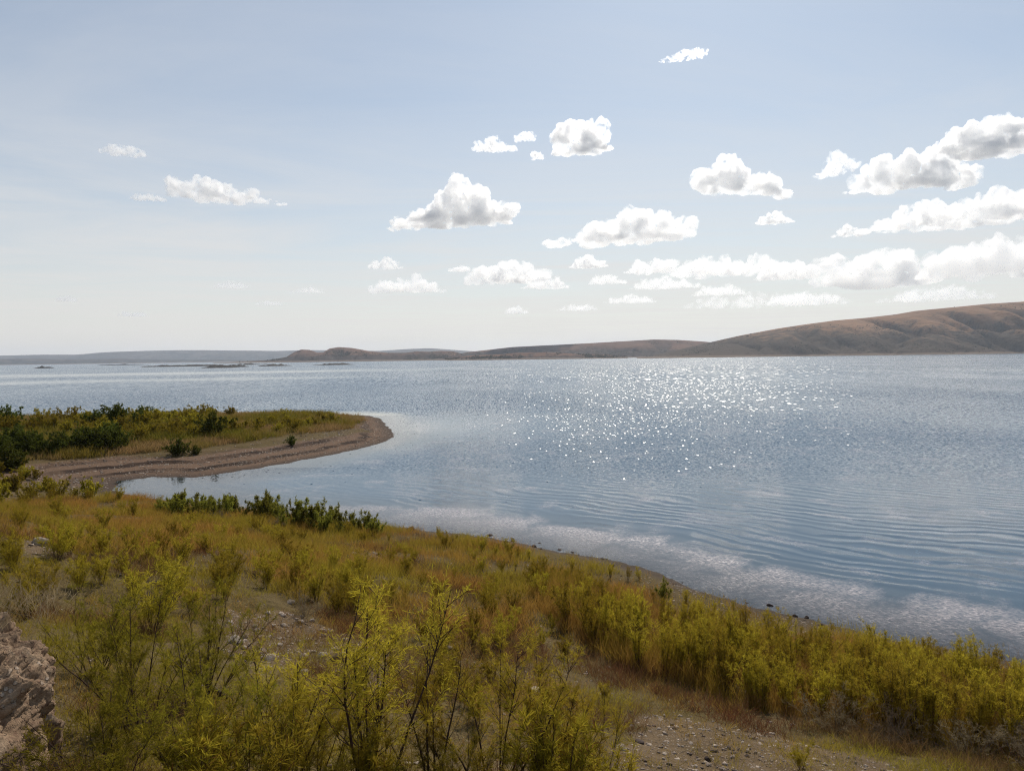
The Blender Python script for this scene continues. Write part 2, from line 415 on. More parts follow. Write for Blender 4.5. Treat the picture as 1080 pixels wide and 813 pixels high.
# ------------------------------------------------------------------ water sheet
wx = spaced([-np.geomspace(75, 9500, 30), np.linspace(-75, 60, 340), np.geomspace(60, 9500, 30)])
wy = spaced([np.linspace(-300, 4, 12), np.linspace(4, 50, 180), np.linspace(50, 125, 150), np.geomspace(125, 9500, 40)])
X, Y = np.meshgrid(wx, wy); S = sdist(X, Y); D = np.clip(-S, 0, 40)
px, py = project(X, Y, 0 * X)
tipx, tipy = on_plane(440., 452.)
calm = np.exp(-(((X - tipx) / 14)**2 + ((Y - tipy) / 22)**2)) * 1.0
calm = np.maximum(calm, sst(9, 1, D) * (Y > 50))
calm = np.maximum(calm, sst(52, 40, Y + .25 * X) * .85)
for (y0, wd) in ((330, 25), (520, 60)):
    calm = np.maximum(calm, .9 * np.exp(-((Y - y0 - .25 * X) / wd)**2) * sst(40, -160, X))
wband = 4.0 * sst(-16, -2, X) + 1.2
scum = sst(1.0, .55, D / wband) * sst(52, 40, Y) * sst(-22, -6, X)
zone = np.stack([(D / 40).ravel(), calm.ravel(), scum.ravel()], 1)
me = mesh_from('water', np.stack([X.ravel(), Y.ravel(), 0 * X.ravel()], 1), grid_faces(len(wx), len(wy)), {'zone': zone})
tag(link('water', me, water_mat()), kind='structure')

# ------------------------------------------------------------------ hills
def hill(name, sky_px, shore_y, Y0, depth, mat, amp, seed, nx=420, nt=90, x0=None, x1=None, kx=1.0):
    sp = np.array(sky_px, float)
    xs = np.linspace(sp[0, 0], sp[-1, 0], nx)
    top = np.interp(xs, sp[:, 0], sp[:, 1])
    k = np.exp(-np.linspace(-2, 2, 5)**2); k /= k.sum()
    top = np.convolve(np.pad(top, 2, mode='edge'), k, 'valid')
    t = np.linspace(0, 1, nt)
    PX, T = np.meshgrid(xs, t); TOP = np.meshgrid(top, t)[0]
    d = ray(PX, TOP)
    yr = Y0 + .62 * depth
    zr = np.maximum(CAMZ + d[..., 2] * yr / d[..., 1], .5)          # ridge height at the ridge distance
    Yw = Y0 + T * depth
    base = ray(PX, np.full_like(PX, 380.0)); Xw = base[..., 0] / base[..., 1] * Yw
    f = np.where(T < .62, sst(0, 1.0, T / .62) * .55 + .45 * (T / .62), sst(1.0, .62, T))
    L = depth * .22 * kx
    n = fbm(Xw / L, Yw / (L * 2.2), 0, 5, seed)
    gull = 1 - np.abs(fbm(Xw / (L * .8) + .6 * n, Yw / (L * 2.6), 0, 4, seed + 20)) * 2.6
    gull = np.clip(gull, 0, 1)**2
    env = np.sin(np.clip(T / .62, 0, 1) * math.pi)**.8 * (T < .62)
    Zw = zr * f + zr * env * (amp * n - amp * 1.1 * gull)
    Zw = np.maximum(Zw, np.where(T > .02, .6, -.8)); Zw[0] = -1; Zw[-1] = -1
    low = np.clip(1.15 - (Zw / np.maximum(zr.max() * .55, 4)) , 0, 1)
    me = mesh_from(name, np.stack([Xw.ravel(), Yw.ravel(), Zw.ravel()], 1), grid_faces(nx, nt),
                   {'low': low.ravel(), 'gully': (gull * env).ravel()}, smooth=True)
    HILLS.append((Xw, Yw, Zw, low, gull * env, T))
    return tag(link(name, me, mat), kind='structure')

HILLS = []
HB = hill_mat('hill_brown', (.33, .185, .10), (.078, .056, .038), (.19, .125, .08), 1.0)
HM = hill_mat('hill_mid', (.19, .105, .068), (.06, .044, .036), (.10, .075, .06), 1.0)
HF = hill_mat('hill_far', (.15, .125, .11), (.09, .085, .08), (.12, .10, .09), .3)
hill('hill', [(672,377.4),(690,374.5),(715,369),(740,363),(780,354),(820,346.5),(850,342),(880,338),(915,335),(945,331.5),(965,328),(1000,324.5),(1040,320.5),(1080,318),(1150,315),(1250,318),(1400,330)],
     0, 2050, 1250, HB, .26, 3, nx=700, nt=150)
hill('hill', [(225,383),(262,381),(285,379.5),(302,376.5),(311,371),(318,368.6),(327,369),(335,372),(341,371.5),(348,367.5),(358,366),(372,367),(390,370.5),(408,372),(428,372),(440,370.5),(452,371),(465,370),(478,370.5),(488,373)],
     0, 2700, 700, HM, .22, 5)
hill('hill', [(478,374.5),(492,371.5),(510,369.5),(540,366),(580,364),(620,362),(655,360),(690,358),(715,358.5),(740,360),(770,363),(800,366),(830,371)],
     0, 3000, 900, HM, .22, 9)
hill('hill', [(470,377.6),(500,374.5),(530,373.5),(545,372),(575,371.5),(610,373),(640,374),(662,376.2)], 0, 2350, 260, HM, .15, 14, nx=200, nt=40)
hill('mountain', [(-300,378),(-200,374),(-100,374),(0,375),(40,374),(80,374),(110,371.5),(150,370),(190,369.2),(240,369.5),(290,370),(330,369.2),(400,370),(430,368),(455,367.2),(480,369),(520,372),(560,374),(600,375)],
     0, 7800, 1500, HF, .2, 21, nx=360, nt=40, kx=.8)
hill('mountain', [(-300,380.5),(-150,379),(-40,379.5),(20,378.2),(80,379),(130,378.3),(170,379.4),(220,379),(270,380),(300,380.5)], 0, 5600, 700, HF, .2, 25, nx=260, nt=30)

def scrub(which, n, rmin, rmax):
    Vs, Fs, k0 = [], [], 0
    base = C_([[1,0,0],[.3,.95,0],[-.8,.6,0],[-.8,-.6,0],[.3,-.95,0],[.5,.3,.7],[-.4,.4,.8],[-.1,-.5,.75]])
    F = np.array([[0,1,5],[1,2,6],[2,3,6],[3,4,7],[4,0,5],[1,6,5],[3,7,6],[4,5,7],[5,6,7]])
    for h in which:
        Xw, Yw, Zw, low, gl, T = HILLS[h]
        ii, jj = np.indices(T.shape); w = np.where((T < .6) & (T > .03) & (Zw > 3), (low * .5 + gl * 1.6 + .03) * sst(-.1, .5, fbm(Xw / 90, Yw / 200, 0, 3, 55)), 0).ravel(); w /= w.sum()
        q = rng.choice(T.size, n, p=w); i, j = ii.ravel()[q].clip(0, T.shape[0] - 2), jj.ravel()[q].clip(0, T.shape[1] - 2)
        fu, fv = rng.random(n), rng.random(n)
        def bl(A): return (A[i, j] * (1 - fu) + A[i, j + 1] * fu) * (1 - fv) + (A[i + 1, j] * (1 - fu) + A[i + 1, j + 1] * fu) * fv
        P = np.stack([bl(Xw), bl(Yw), bl(Zw) - .3], 1); r = rmin + (rmax - rmin) * rng.random(n)**2
        B = base[None] * (1 + .3 * rng.normal(size=(n, 8, 1))) * r[:, None, None]
        Vs.append((B + P[:, None]).reshape(-1, 3)); Fs.append((F[None] + (np.arange(n) * 8)[:, None, None]).reshape(-1, 3) + k0); k0 += n * 8
    me = mesh_from('scrub', np.concatenate(Vs), np.concatenate(Fs))
    n_ = NT('scrub_leaf'); n_.out(n_.n('ShaderNodeBsdfDiffuse', i={'Color': (.045, .04, .022, 1)}).outputs[0])
    tag(link('scrub', me, n_.m), kind='stuff')
C_ = lambda a: np.array(a, float)
scrub([0], 2600, .8, 2.8); scrub([1, 2, 3], 900, 1.2, 4.0)
ISM = rock_mat('islet_rock', (.025, .022, .02), (.06, .05, .042), .4)
ISL = [(200,386.3,90,26),(232,387.8,40,9),(290,386.0,36,10),(262,384.7,50,11),(170,386.8,44,9),(46,388.3,22,6),(352,384.9,46,6),(130,385.0,60,10),(250,387.0,26,6)]
for k, (px_, py_, w_, dp) in enumerate(ISL):
    c = on_plane(float(px_), float(py_)); wm = w_ / FPX * c[1]
    u = np.linspace(-1, 1, 60); v = np.linspace(-1, 1, 16); U, V = np.meshgrid(u, v)
    r2 = U**2 + V**2
    z = 3.2 * (1 - r2) * (.55 + .9 * fbm(U * 5 + k * 9, V * 2, 0, 3, 61)) - .1
    me = mesh_from('islet', np.stack([(c[0] + U * wm / 2).ravel(), (c[1] + V * dp * 2).ravel(), z.ravel()], 1), grid_faces(60, 16),
                   {'low': np.ones(U.size), 'gully': np.zeros(U.size)}, smooth=True)
    tag(link('islet', me, ISM), kind='structure')

# ------------------------------------------------------------------ earth bank by the camera
def earth_bank():
    n, m = 640, 420
    u = np.linspace(0, 2 * math.pi, n, endpoint=False); v = np.linspace(-math.pi / 2 * .98, math.pi / 2 * .999, m)
    U, V = np.meshgrid(u, v)
    sp = lambda a, e: np.sign(a) * np.abs(a)**e
    cx, cy = sp(np.cos(V), .35) * sp(np.cos(U), .45), sp(np.cos(V), .35) * sp(np.sin(U), .45)
    x = 2.3 * cx; y = 1.7 * cy; z = 1.25 * sp(np.sin(V), .5)
    p = np.stack([x, y, z], -1)
    nr = np.stack([cx, cy, sp(np.sin(V), .8)], -1); nr /= np.linalg.norm(nr, axis=-1, keepdims=True) + 1e-9
    f = .17 * fbm(x * 1.6, y * 1.6, z * 1.6, 4, 71) + .09 * fbm(x * 6, y * 6, z * 4.5, 4, 72)
    cr = np.abs(fbm(x * 2.2, y * 2.2, z * .7, 3, 73)); f -= .16 * np.clip(1 - cr * 7, 0, 1)
    bl = noise3(x * 13, y * 13, z * 13, 74); f += .035 * np.clip(bl * 2 - .3, 0, 1)
    f += .03 * fbm(x * 22, y * 22, z * 22, 3, 75, .7) + .03 * np.clip(1 - np.abs(noise3(x * 9, y * 9, z * 16, 76)) * 5, 0, 1) * -1
    p = p + nr * f[..., None]
    p = p.reshape(-1, 3)
    a = R(8); c, s_ = math.cos(a), math.sin(a)
    q = np.stack([p[:, 0] * c - p[:, 1] * s_, p[:, 0] * s_ + p[:, 1] * c, p[:, 2]], 1) + np.array([-5.62, 4.5, 3.95])
    i = np.arange(n * m).reshape(m, n); j = np.roll(i, -1, 1)
    F = np.stack([i[:-1].ravel(), j[:-1].ravel(), j[1:].ravel(), i[1:].ravel()], 1)
    return mesh_from('earth_bank', q, F, smooth=True)
tag(link('earth_bank', earth_bank(), bank_mat()), kind='structure')

# ------------------------------------------------------------------ plants
def norm(v): return v / (np.linalg.norm(v, axis=-1, keepdims=True) + 1e-9)

class Builder:
    def __init__(s): s.v = []; s.f3 = []; s.f4 = []; s.c = []; s.n = 0
    def tube(s, P, r0, r1, sides=4, col=(.05, .03, .02)):
        P = np.asarray(P, float); k = len(P)
        d = norm(np.gradient(P, axis=0)); a = norm(np.cross(d, np.array([.3, .9, .2]))); b = np.cross(d, a)
        ang = np.arange(sides) * 2 * math.pi / sides
        r = np.linspace(r0, r1, k)[:, None, None]
        ring = P[:, None] + r * (np.cos(ang)[None, :, None] * a[:, None] + np.sin(ang)[None, :, None] * b[:, None])
        i = np.arange(k * sides).reshape(k, sides) + s.n; j = np.roll(i, -1, 1)
        s.f4.append(np.stack([i[:-1].ravel(), j[:-1].ravel(), j[1:].ravel(), i[1:].ravel()], 1))
        s.v.append(ring.reshape(-1, 3)); s.c.append(np.tile(col, (k * sides, 1))); s.n += k * sides
    def blades(s, P, Dr, L, W, C, bend=None, flat=None):
        """tapered leaf: base quad + tip triangle. P,Dr (N,3) L,W (N,) C (N,3)"""
        N = len(P); Dr = norm(Dr)
        side = norm(np.cross(Dr, norm(rng.normal(size=(N, 3)))))
        if bend is None: bend = np.zeros((N, 3))
        m = P + Dr * (L * .5)[:, None] + bend * .25; t = P + Dr * L[:, None] + bend
        w = (W * .5)[:, None]
        V = np.stack([P - side * w * .6, P + side * w * .6, m + side * w, m - side * w, t], 1).reshape(-1, 3)
        i = np.arange(N)[:, None] * 5 + s.n
        s.f4.append(i + np.array([[0, 1, 2, 3]])); s.f3.append(i + np.array([[3, 2, 4]]))
        s.v.append(V); s.c.append(np.repeat(C, 5, 0)); s.n += 5 * N
    def mesh(s, name, smooth=False):
        f = []
        if s.f4: f.append(np.concatenate(s.f4))
        if s.f3: f.append(np.concatenate(s.f3))
        return mesh_from(name, np.concatenate(s.v), f, {'tint': np.concatenate(s.c)}, smooth)

GREEN = np.array([.18, .175, .018]); YEL = np.array([.45, .335, .034]); OLIVE = np.array([.27, .215, .023]); RUST = np.array([.15, .065, .022])
DGREEN = np.array([.082, .095, .016])

def curve_path(p0, d0, L, k, droop, wob):
    P = [np.array(p0, float)]; d = np.array(d0, float)
    for i in range(k):
        d = d + np.array([0, 0, -droop]) / k + rng.normal(size=3) * wob / k**.5
        d = d / np.linalg.norm(d); P.append(P[-1] + d * L / k)
    return np.array(P)

def pick(P, t):
    """points and tangents along polyline P at params t (0..1)"""
    k = len(P) - 1; q = np.clip(t * k, 0, k - 1e-6); i = q.astype(int); f = (q - i)[:, None]
    return P[i] * (1 - f) + P[i + 1] * f, norm(P[i + 1] - P[i])

def gen_shrub(H, spread, nst, nbr, ntw, nlf, leafL, leafW, cols, bare=.25, up=.6, stemr=.008, stemcol=(.045, .022, .016), plume=1.0):
    """many-stemmed feathery shrub: returns (stem mesh, foliage mesh)"""
    st, fo = Builder(), Builder()
    for _ in range(nst):
        az = rng.uniform(0, 2 * math.pi); tilt = spread * rng.uniform(.05, 1)
        L = H * rng.uniform(.65, 1.08)
        b = np.array([math.cos(az), math.sin(az), 0])
        P = curve_path(b * rng.uniform(0, .10) * H * (spread + .3), b * math.sin(tilt) + np.array([0, 0, math.cos(tilt)]), L, 8, .15 * spread, .16)
        P[:, 2] -= .05
        st.tube(P, stemr * rng.uniform(.7, 1.2), stemr * .22, 4, stemcol)
        tt = bare + (1 - bare) * np.sort(rng.random(nbr))**.9
        B, T = pick(P, tt)
        tintS = rng.random()
        for p, t, q in zip(B, T, tt):
            az2 = rng.uniform(0, 2 * math.pi)
            o = np.array([math.cos(az2), math.sin(az2), rng.uniform(-.1, .5)])
            d = norm(t * up + o * (1 - up))
            bl = L * plume * rng.uniform(.14, .34) * (1.15 - .6 * q)
            Q = curve_path(p, d, bl, 4, -.15, .25)
            st.tube(Q, stemr * .3, stemr * .1, 3, stemcol)
            p2, t2 = pick(Q, rng.uniform(.1, 1, ntw))
            d2 = norm(t2 + rng.normal(size=(ntw, 3)) * .55 + np.array([0, 0, .25]))
            tl = bl * rng.uniform(.2, .5, ntw)
            base = np.repeat(p2, nlf, 0) + np.repeat(d2 * tl[:, None], nlf, 0) * rng.random((ntw * nlf, 1))
            dl = norm(np.repeat(d2, nlf, 0) + rng.normal(size=(ntw * nlf, 3)) * .5)
            mixv = np.clip(.55 * rng.random(ntw * nlf) + .45 * tintS, 0, 1)[:, None]
            C = cols[0] * (1 - mixv) + cols[1] * mixv
            if len(cols) > 2:
                k = (rng.random(ntw * nlf) < .05)[:, None]; C = np.where(k, cols[2], C)
            n = ntw * nlf
            fo.blades(base, dl, leafL * rng.uniform(.6, 1.3, n), leafW * rng.uniform(.7, 1.3, n), C,
                      bend=np.stack([rng.normal(size=n) * .01, rng.normal(size=n) * .01, -.25 * leafL * rng.random(n)], 1))
    return st.mesh('stem', True), fo.mesh('foliage')

BARK = bark_mat('tamarisk_bark', (.03, .016, .012), (.075, .042, .03))
BARKD = bark_mat('dark_bark', (.022, .014, .011), (.05, .033, .024))
FOL = foliage_mat('tamarisk_foliage', trans=.55)
FOLD = foliage_mat('dark_foliage', trans=.5, var=.3)

def proto(name, meshes, bark, fol):
    root = bpy.data.objects.new(name, None); root.empty_display_size = .2; COL.objects.link(root)
    link('stem', meshes[0], bark, root); link('foliage', meshes[1], fol, root)
    return root

class Kind:
    """first placement uses the prototype, later ones copies of it and its parts"""
    def __init__(s, name, protos): s.p = protos; s.used = [False] * len(protos)
    def put(s, x, y, sc, label, cat, group, k=None, lean=.06, z=None, rz=None, sz=1.0):
        k = int(rng.integers(len(s.p))) if k is None else k
        if not s.used[k]: o = s.p[k]; s.used[k] = True
        else: o = copy_tree(s.p[k])
        z = float(gz(x, y)) if z is None else z
        o.location = (x, y, z)
        o.rotation_euler = (rng.normal() * lean, rng.normal() * lean, rng.uniform(0, 6.28) if rz is None else rz)
        o.scale = (sc, sc, sc * sz)
        for key in ('label', 'category', 'group'):
            if key in o: del o[key]
        tag(o, label, cat, group)
        return o
    def done(s):
        for u, p in zip(s.used, s.p):
            if not u:
                for c in list(p.children): bpy.data.objects.remove(c)
                bpy.data.objects.remove(p)

# unit-height prototypes (1 m tall)
TAM = Kind('t', [proto('tamarisk_bush', gen_shrub(1, .78, 13, 13, 7, 11, .036, .0028, [GREEN, OLIVE * 1.15], .18, .55, .007), BARK, FOL) for _ in range(3)])
SAP = Kind('s', [proto('tamarisk_sapling', gen_shrub(1, .42, 6, 17, 9, 11, .032, .0024, [OLIVE * 1.2, YEL * .98, RUST * 1.6], .30, .5, .009, plume=1.0), BARK, FOL) for _ in range(4)])
BRU = Kind('b', [proto('feathery_shrub', gen_shrub(1, .26, 16, 9, 4, 8, .06, .005, [OLIVE * .9, YEL], .22, .78, .006), BARK, FOL) for _ in range(4)])
LOW = Kind('l', [proto('low_shrub', gen_shrub(1, .55, 14, 8, 4, 7, .10, .007, [OLIVE * .8, YEL * .85, RUST], .12, .72, .006), BARK, FOL) for _ in range(4)])
SHO = Kind('r', [proto('shore_shrub', gen_shrub(1, .42, 10, 9, 4, 6, .10, .020, [DGREEN * np.array([1.9, 1.6, 1.5]), DGREEN * np.array([3.4, 2.8, 2.6])], .10, .85, .007, (.03, .022, .015)), BARKD, FOLD) for _ in range(3)])
BUS = Kind('p', [proto('round_bush', gen_shrub(1, 1.05, 26, 9, 5, 7, .075, .024, [DGREEN * .7, DGREEN * 1.25], .05, .45, .009, (.03, .022, .015)), BARKD, FOLD) for _ in range(3)])
PEN = Kind('q', [proto('olive_shrub', gen_shrub(1, .65, 16, 8, 4, 6, .09, .026, [OLIVE * .75, OLIVE * 1.35, DGREEN], .05, .6, .008), BARK, FOL) for _ in range(3)])
DED = Kind('d', [proto('dry_shrub', gen_shrub(1, .85, 16, 9, 4, 4, .07, .006, [np.array([.14, .10, .06]), np.array([.23, .18, .11])], .1, .5, .006, (.12, .085, .06)), bark_mat('dry_twig', (.08, .055, .04), (.19, .14, .10)), foliage_mat('dry_foliage', trans=.3)) for _ in range(2)])

def put_px(kind, px, py_base, py_top, label, cat, group=None, k=None, lean=.05, sz=1.0, hmul=1.0):
    x, y, ok = hit(px, py_base)
    if not ok[0]: return None
    x, y = float(x[0]), float(y[0])
    dist = y
    return kind.put(x, y, (py_base - py_top) / FPX * dist * 1.08 * hmul, label, cat, group, k, lean, sz=sz)

# --- single foreground tamarisks, told apart one by one
A = [
 (150,775,630,TAM,'big dense green tamarisk bush beside the crumbling earth bank'),
 (215,745,632,TAM,'wide green tamarisk bush with dark arching stems behind the leaning dead log'),
 (100,720,628,TAM,'upright green tamarisk bush just behind the dry grass of the earth bank'),
 (205,838,690,TAM,'low green tamarisk bush in the bottom corner right of the earth bank'),
 (112,850,700,TAM,'yellowish low tamarisk bush growing against the foot of the earth bank'),
 (300,842,700,SAP,'thin upright tamarisk sapling in front of the stony patch'),
 (335,850,748,SAP,'short bright green tamarisk sapling below the stony patch'),
 (262,850,738,TAM,'rounded green tamarisk bush on the near slope in front of the dead log'),
 (398,850,628,SAP,'tallest tamarisk sapling with bare dark forked stem and golden plume'),
 (455,850,700,SAP,'small wispy tamarisk sapling beside the tallest golden one'),
 (520,855,688,SAP,'tall yellow-green tamarisk sapling with straight thin stems at the near edge'),
 (585,850,692,SAP,'feathery golden tamarisk sapling leaning over the near edge'),
 (628,840,730,SAP,'short feathery tamarisk sapling on the edge of the bare dirt'),
 (480,860,765,TAM,'low bushy tamarisk between the two tall near saplings'),
 (380,860,772,TAM,'low bushy tamarisk at the foot of the tallest golden sapling'),
 (560,865,775,TAM,'low spreading tamarisk bush at the near edge of the slope'),
 (30,650,592,LOW,'yellowish feathery shrub on the slope above the dry bank grass'),
 (160,668,596,LOW,'wide golden feathery shrub behind the big green tamarisk'),
 (845,822,792,LOW,'low green tuft at the bottom edge right of the bare dirt patch'),
 (710,708,680,SAP,'little pale sapling standing before the dark foot of the thicket'),
]
for px_, b, t_, K, lab in A:
    put_px(K, px_, b, t_, lab, 'shrub' if K is LOW else 'tamarisk')

def scatter(n, poly, mind=0.0, tries=60, cond=None):
    """random ground points whose picture falls inside a pixel polygon, at least mind apart (metres)"""
    q = np.array(poly, float); lo, hi = q.min(0), q.max(0); out = []
    for _ in range(tries):
        p = rng.uniform(lo, hi, (n * 3, 2)); p = p[inpoly(p[:, 0], p[:, 1], poly)]
        x, y, ok = hit(p[:, 0], p[:, 1]); s = gs(x, y); ok &= s > .9
        if cond is not None: ok &= cond(x, y, s, p)
        for a, b in zip(x[ok], y[ok]):
            if all((a - c)**2 + (b - d)**2 > mind**2 for c, d in out): out.append((a, b))
            if len(out) >= n: return out
    return out

def nobare(x, y, s, p): return ~zones(x, y, s)[2]

# --- thicket along the right-hand shore
THICK = [(560,628),(600,668),(650,698),(720,722),(800,748),(870,764),(960,778),(1130,800),(1130,722),(1010,706),(930,704),(870,690),(780,668),(700,652),(640,630),(590,615)]
for x, y in scatter(150, THICK, .26):
    px_, py_ = project(np.array([x]), np.array([y]), gz(np.array([x]), np.array([y])))
    far = py_[0] < np.interp(px_[0], [560, 1130], [640, 752])
    BRU.put(x, y, rng.uniform(.4, .72) if far else rng.uniform(.65, 1.05), 'feathery shrub in the back rows of the thicket, next to the shore' if far else
            'tall yellow-green feathery shrub in the front rows of the thicket, above its dark foot', 'shrub',
            'shrubs in the back of the shore thicket' if far else 'shrubs in the front of the shore thicket', lean=.07)
# --- low brush across the middle slope
MIDL = [(-60,530),(140,530),(215,552),(300,570),(300,640),(205,650),(-60,640)]
MIDR = [(250,560),(440,562),(560,590),(640,625),(640,690),(560,690),(420,690),(300,630)]
SHR = [(440,564),(560,582),(700,616),(830,655),(830,662),(700,640),(560,606),(440,580)]
for x, y in scatter(75, MIDL, .55, cond=nobare):
    LOW.put(x, y, rng.uniform(.4, .75), 'low golden-green brush on the slope below the sandy cove', 'shrub', 'brush on the slope below the sandy cove')
for x, y in scatter(75, MIDR, .45, cond=nobare):
    LOW.put(x, y, rng.uniform(.35, .7), 'low olive and rusty brush on the middle slope behind the stony patch', 'shrub', 'brush on the middle slope')
for x, y in scatter(26, SHR, .4):
    BRU.put(x, y, rng.uniform(.2, .42), 'sparse low sprig growing on the pebbly edge of the near shore', 'shrub', 'sprigs along the near shore')
for x, y in scatter(14, [(380,700),(640,690),(660,740),(560,770),(380,770)], .5, cond=nobare):
    LOW.put(x, y, rng.uniform(.3, .55), 'small yellowish plant between the tall saplings and the middle slope', 'shrub', 'plants behind the near saplings')
for i in range(10):
    px_ = rng.uniform(180, 650); put_px(LOW, px_, rng.uniform(835, 875), rng.uniform(745, 795), 'low feathery yellow-green plant among the stems of the near saplings', 'shrub', 'low plants under the near saplings')
# --- dark green shrubs by the cove
for i in range(58):
    px_ = 168 + 232 * rng.random()**1.25; b = np.interp(px_, [168, 330, 400], [543, 556, 563]) + rng.uniform(-4, 6)
    put_px(SHO, px_, b, b - rng.uniform(12, 27) * np.interp(px_, [330, 390], [1, .7]), 'dark green leafy shrub in the row hiding the near edge of the cove', 'shrub', 'shrubs in the row by the cove')
for px_, b, t_, lab in [(318,556,527,'tallest dark shrub at the open-water end of the row by the cove'), (388,563,541,'lone dark sprig at the water just past the row of cove shrubs'),
                        (360,560,540,'small dark shrub in the gap between cove row and lone sprig'), (700,634,612,'thin dark sprig standing alone on the near waterline')]:
    put_px(SHO, px_, b, t_, lab, 'shrub')
# --- peninsula
for px_, b, t_, lab in [(10,497,474,'round dark bush on the sand at the left end of the beach'), (122,452,432,'tall dark bush on the skyline of the peninsula'),
                        (148,450,434,'round dark bush beside the tall skyline bush of the peninsula'), (188,482,468,'dark low bush on the upper beach, apart from the dark thicket'),
                        (206,480,472,'tiny dark bush right beside the low bush on the upper beach'), (8,455,434,'dark bush at the far left end of the peninsula'),
                        (98,452,437,'broad dark bush left of the tall skyline bush'), (225,462,441,'dark olive bush in the grass halfway along the peninsula'),
                        (308,469,461,'tiny dark plant alone on the bare upper beach')]:
    put_px(BUS, px_, b, t_, lab, 'bush', sz=1.1, hmul=1.1)
for i in range(22):
    px_ = rng.uniform(-10, 142); b = rng.uniform(472, 483) - .02 * px_
    put_px(BUS, px_, b, b - rng.uniform(14, 24), 'blackish green bush in the dark thicket at the back of the beach', 'bush', 'bushes of the dark beach thicket')
for x, y in scatter(110, [(-20,445),(140,440),(250,438),(360,440),(365,450),(300,458),(200,466),(150,466),(60,458),(-20,460)], .9):
    px_, py_ = project(np.array([x]), np.array([y]), gz(np.array([x]), np.array([y])))
    r = px_[0] > 215
    PEN.put(x, y, rng.uniform(.7, 1.7) * (.75 if r else 1), 'yellow-green shrub in the grass towards the tip of the peninsula' if r else 'olive shrub on the landward half of the peninsula', 'shrub',
            'shrubs towards the peninsula tip' if r else 'shrubs on the landward peninsula')
# --- dry twiggy shrubs
for px_, b, t_, lab in [(940,790,745,'grey dry twiggy shrub under the front of the thicket'), (880,775,730,'dead brown shrub in the shade at the foot of the thicket'),
                        (1020,800,752,'wide dry shrub at the lower right end of the thicket'), (235,556,541,'rust brown dry shrub in front of the cove row'),
                        (290,560,546,'reddish dry shrub right of the rust brown one by the cove'), (320,655,628,'dry reddish shrub at the top of the stony patch'),
                        (1075,806,760,'dry brushy shrub at the bottom right corner')]:
    put_px(DED, px_, b, t_, lab, 'dry shrub', sz=.75, hmul=1.2)
for x, y in scatter(22, [(-30,496),(34,496),(40,512),(60,524),(120,530),(-30,534)], .5):
    PEN.put(x, y, rng.uniform(.5, 1.1), 'light green shrub left of the sandy cove ring', 'shrub', 'shrubs left of the cove')
for k in (TAM, SAP, BRU, LOW, SHO, BUS, PEN, DED): k.done()

# ------------------------------------------------------------------ grasses (nobody could count these)
def grass(name, pts, nbl, H, W, c1, c2, mat, spread=.08, lean=.35, hv=.5):
    """pts (N,2); tufts of thin blades merged into one mesh"""
    N = len(pts)
    x = np.repeat(pts[:, 0], nbl) + rng.normal(size=N * nbl) * spread
    y = np.repeat(pts[:, 1], nbl) + rng.normal(size=N * nbl) * spread
    z = np.repeat(gz(pts[:, 0], pts[:, 1]), nbl) - .02
    n = N * nbl
    th = np.repeat(1 + hv * rng.uniform(-1, 1, N), nbl)
    b = Builder()
    d = np.stack([rng.normal(size=n) * lean, rng.normal(size=n) * lean, np.ones(n)], 1)
    L = H * th * rng.uniform(.5, 1.1, n)
    m = np.clip(np.repeat(.5 + 1.5 * fbm(pts[:, 0] * .6, pts[:, 1] * .6, 0, 4, 101) + rng.uniform(-.25, .25, N), nbl) + rng.uniform(-.15, .15, n), 0, 1)[:, None]
    b.blades(np.stack([x, y, z], 1), d, L, W * rng.uniform(.7, 1.3, n), c1 * (1 - m) + c2 * m,
             bend=np.stack([rng.normal(size=n), rng.normal(size=n), -.3 * np.ones(n)], 1) * (L * .25)[:, None])
    o = link(name, b.mesh(name), mat)
    return tag(o, kind='stuff')

def field(n, poly, dens):
    """points over a pixel polygon, uniform on the ground; dens(x,y,s,px,py,bare) -> probability"""
    q = np.array(poly, float)
    gxx, gyy, ok = hit(*np.meshgrid(np.linspace(q[:, 0].min(), q[:, 0].max(), 24), np.linspace(q[:, 1].min(), q[:, 1].max(), 24)) and
                       [a.ravel() for a in np.meshgrid(np.linspace(q[:, 0].min(), q[:, 0].max(), 24), np.linspace(q[:, 1].min(), q[:, 1].max(), 24))])
    x0, x1, y0, y1 = gxx[ok].min() - 1, gxx[ok].max() + 1, gyy[ok].min() - 1, gyy[ok].max() + 1
    out = []; tot = 0
    for _ in range(40):
        x = rng.uniform(x0, x1, 20000); y = rng.uniform(y0, y1, 20000); s = gs(x, y)
        px, py, bare = zones(x, y, s)
        k = inpoly(px, py, poly) & (s > .3); k &= rng.random(len(x)) < dens(x, y, s, px, py, bare)
        out.append(np.stack([x[k], y[k]], 1)); tot += k.sum()
        if tot > n: break
    return np.concatenate(out)[:n]

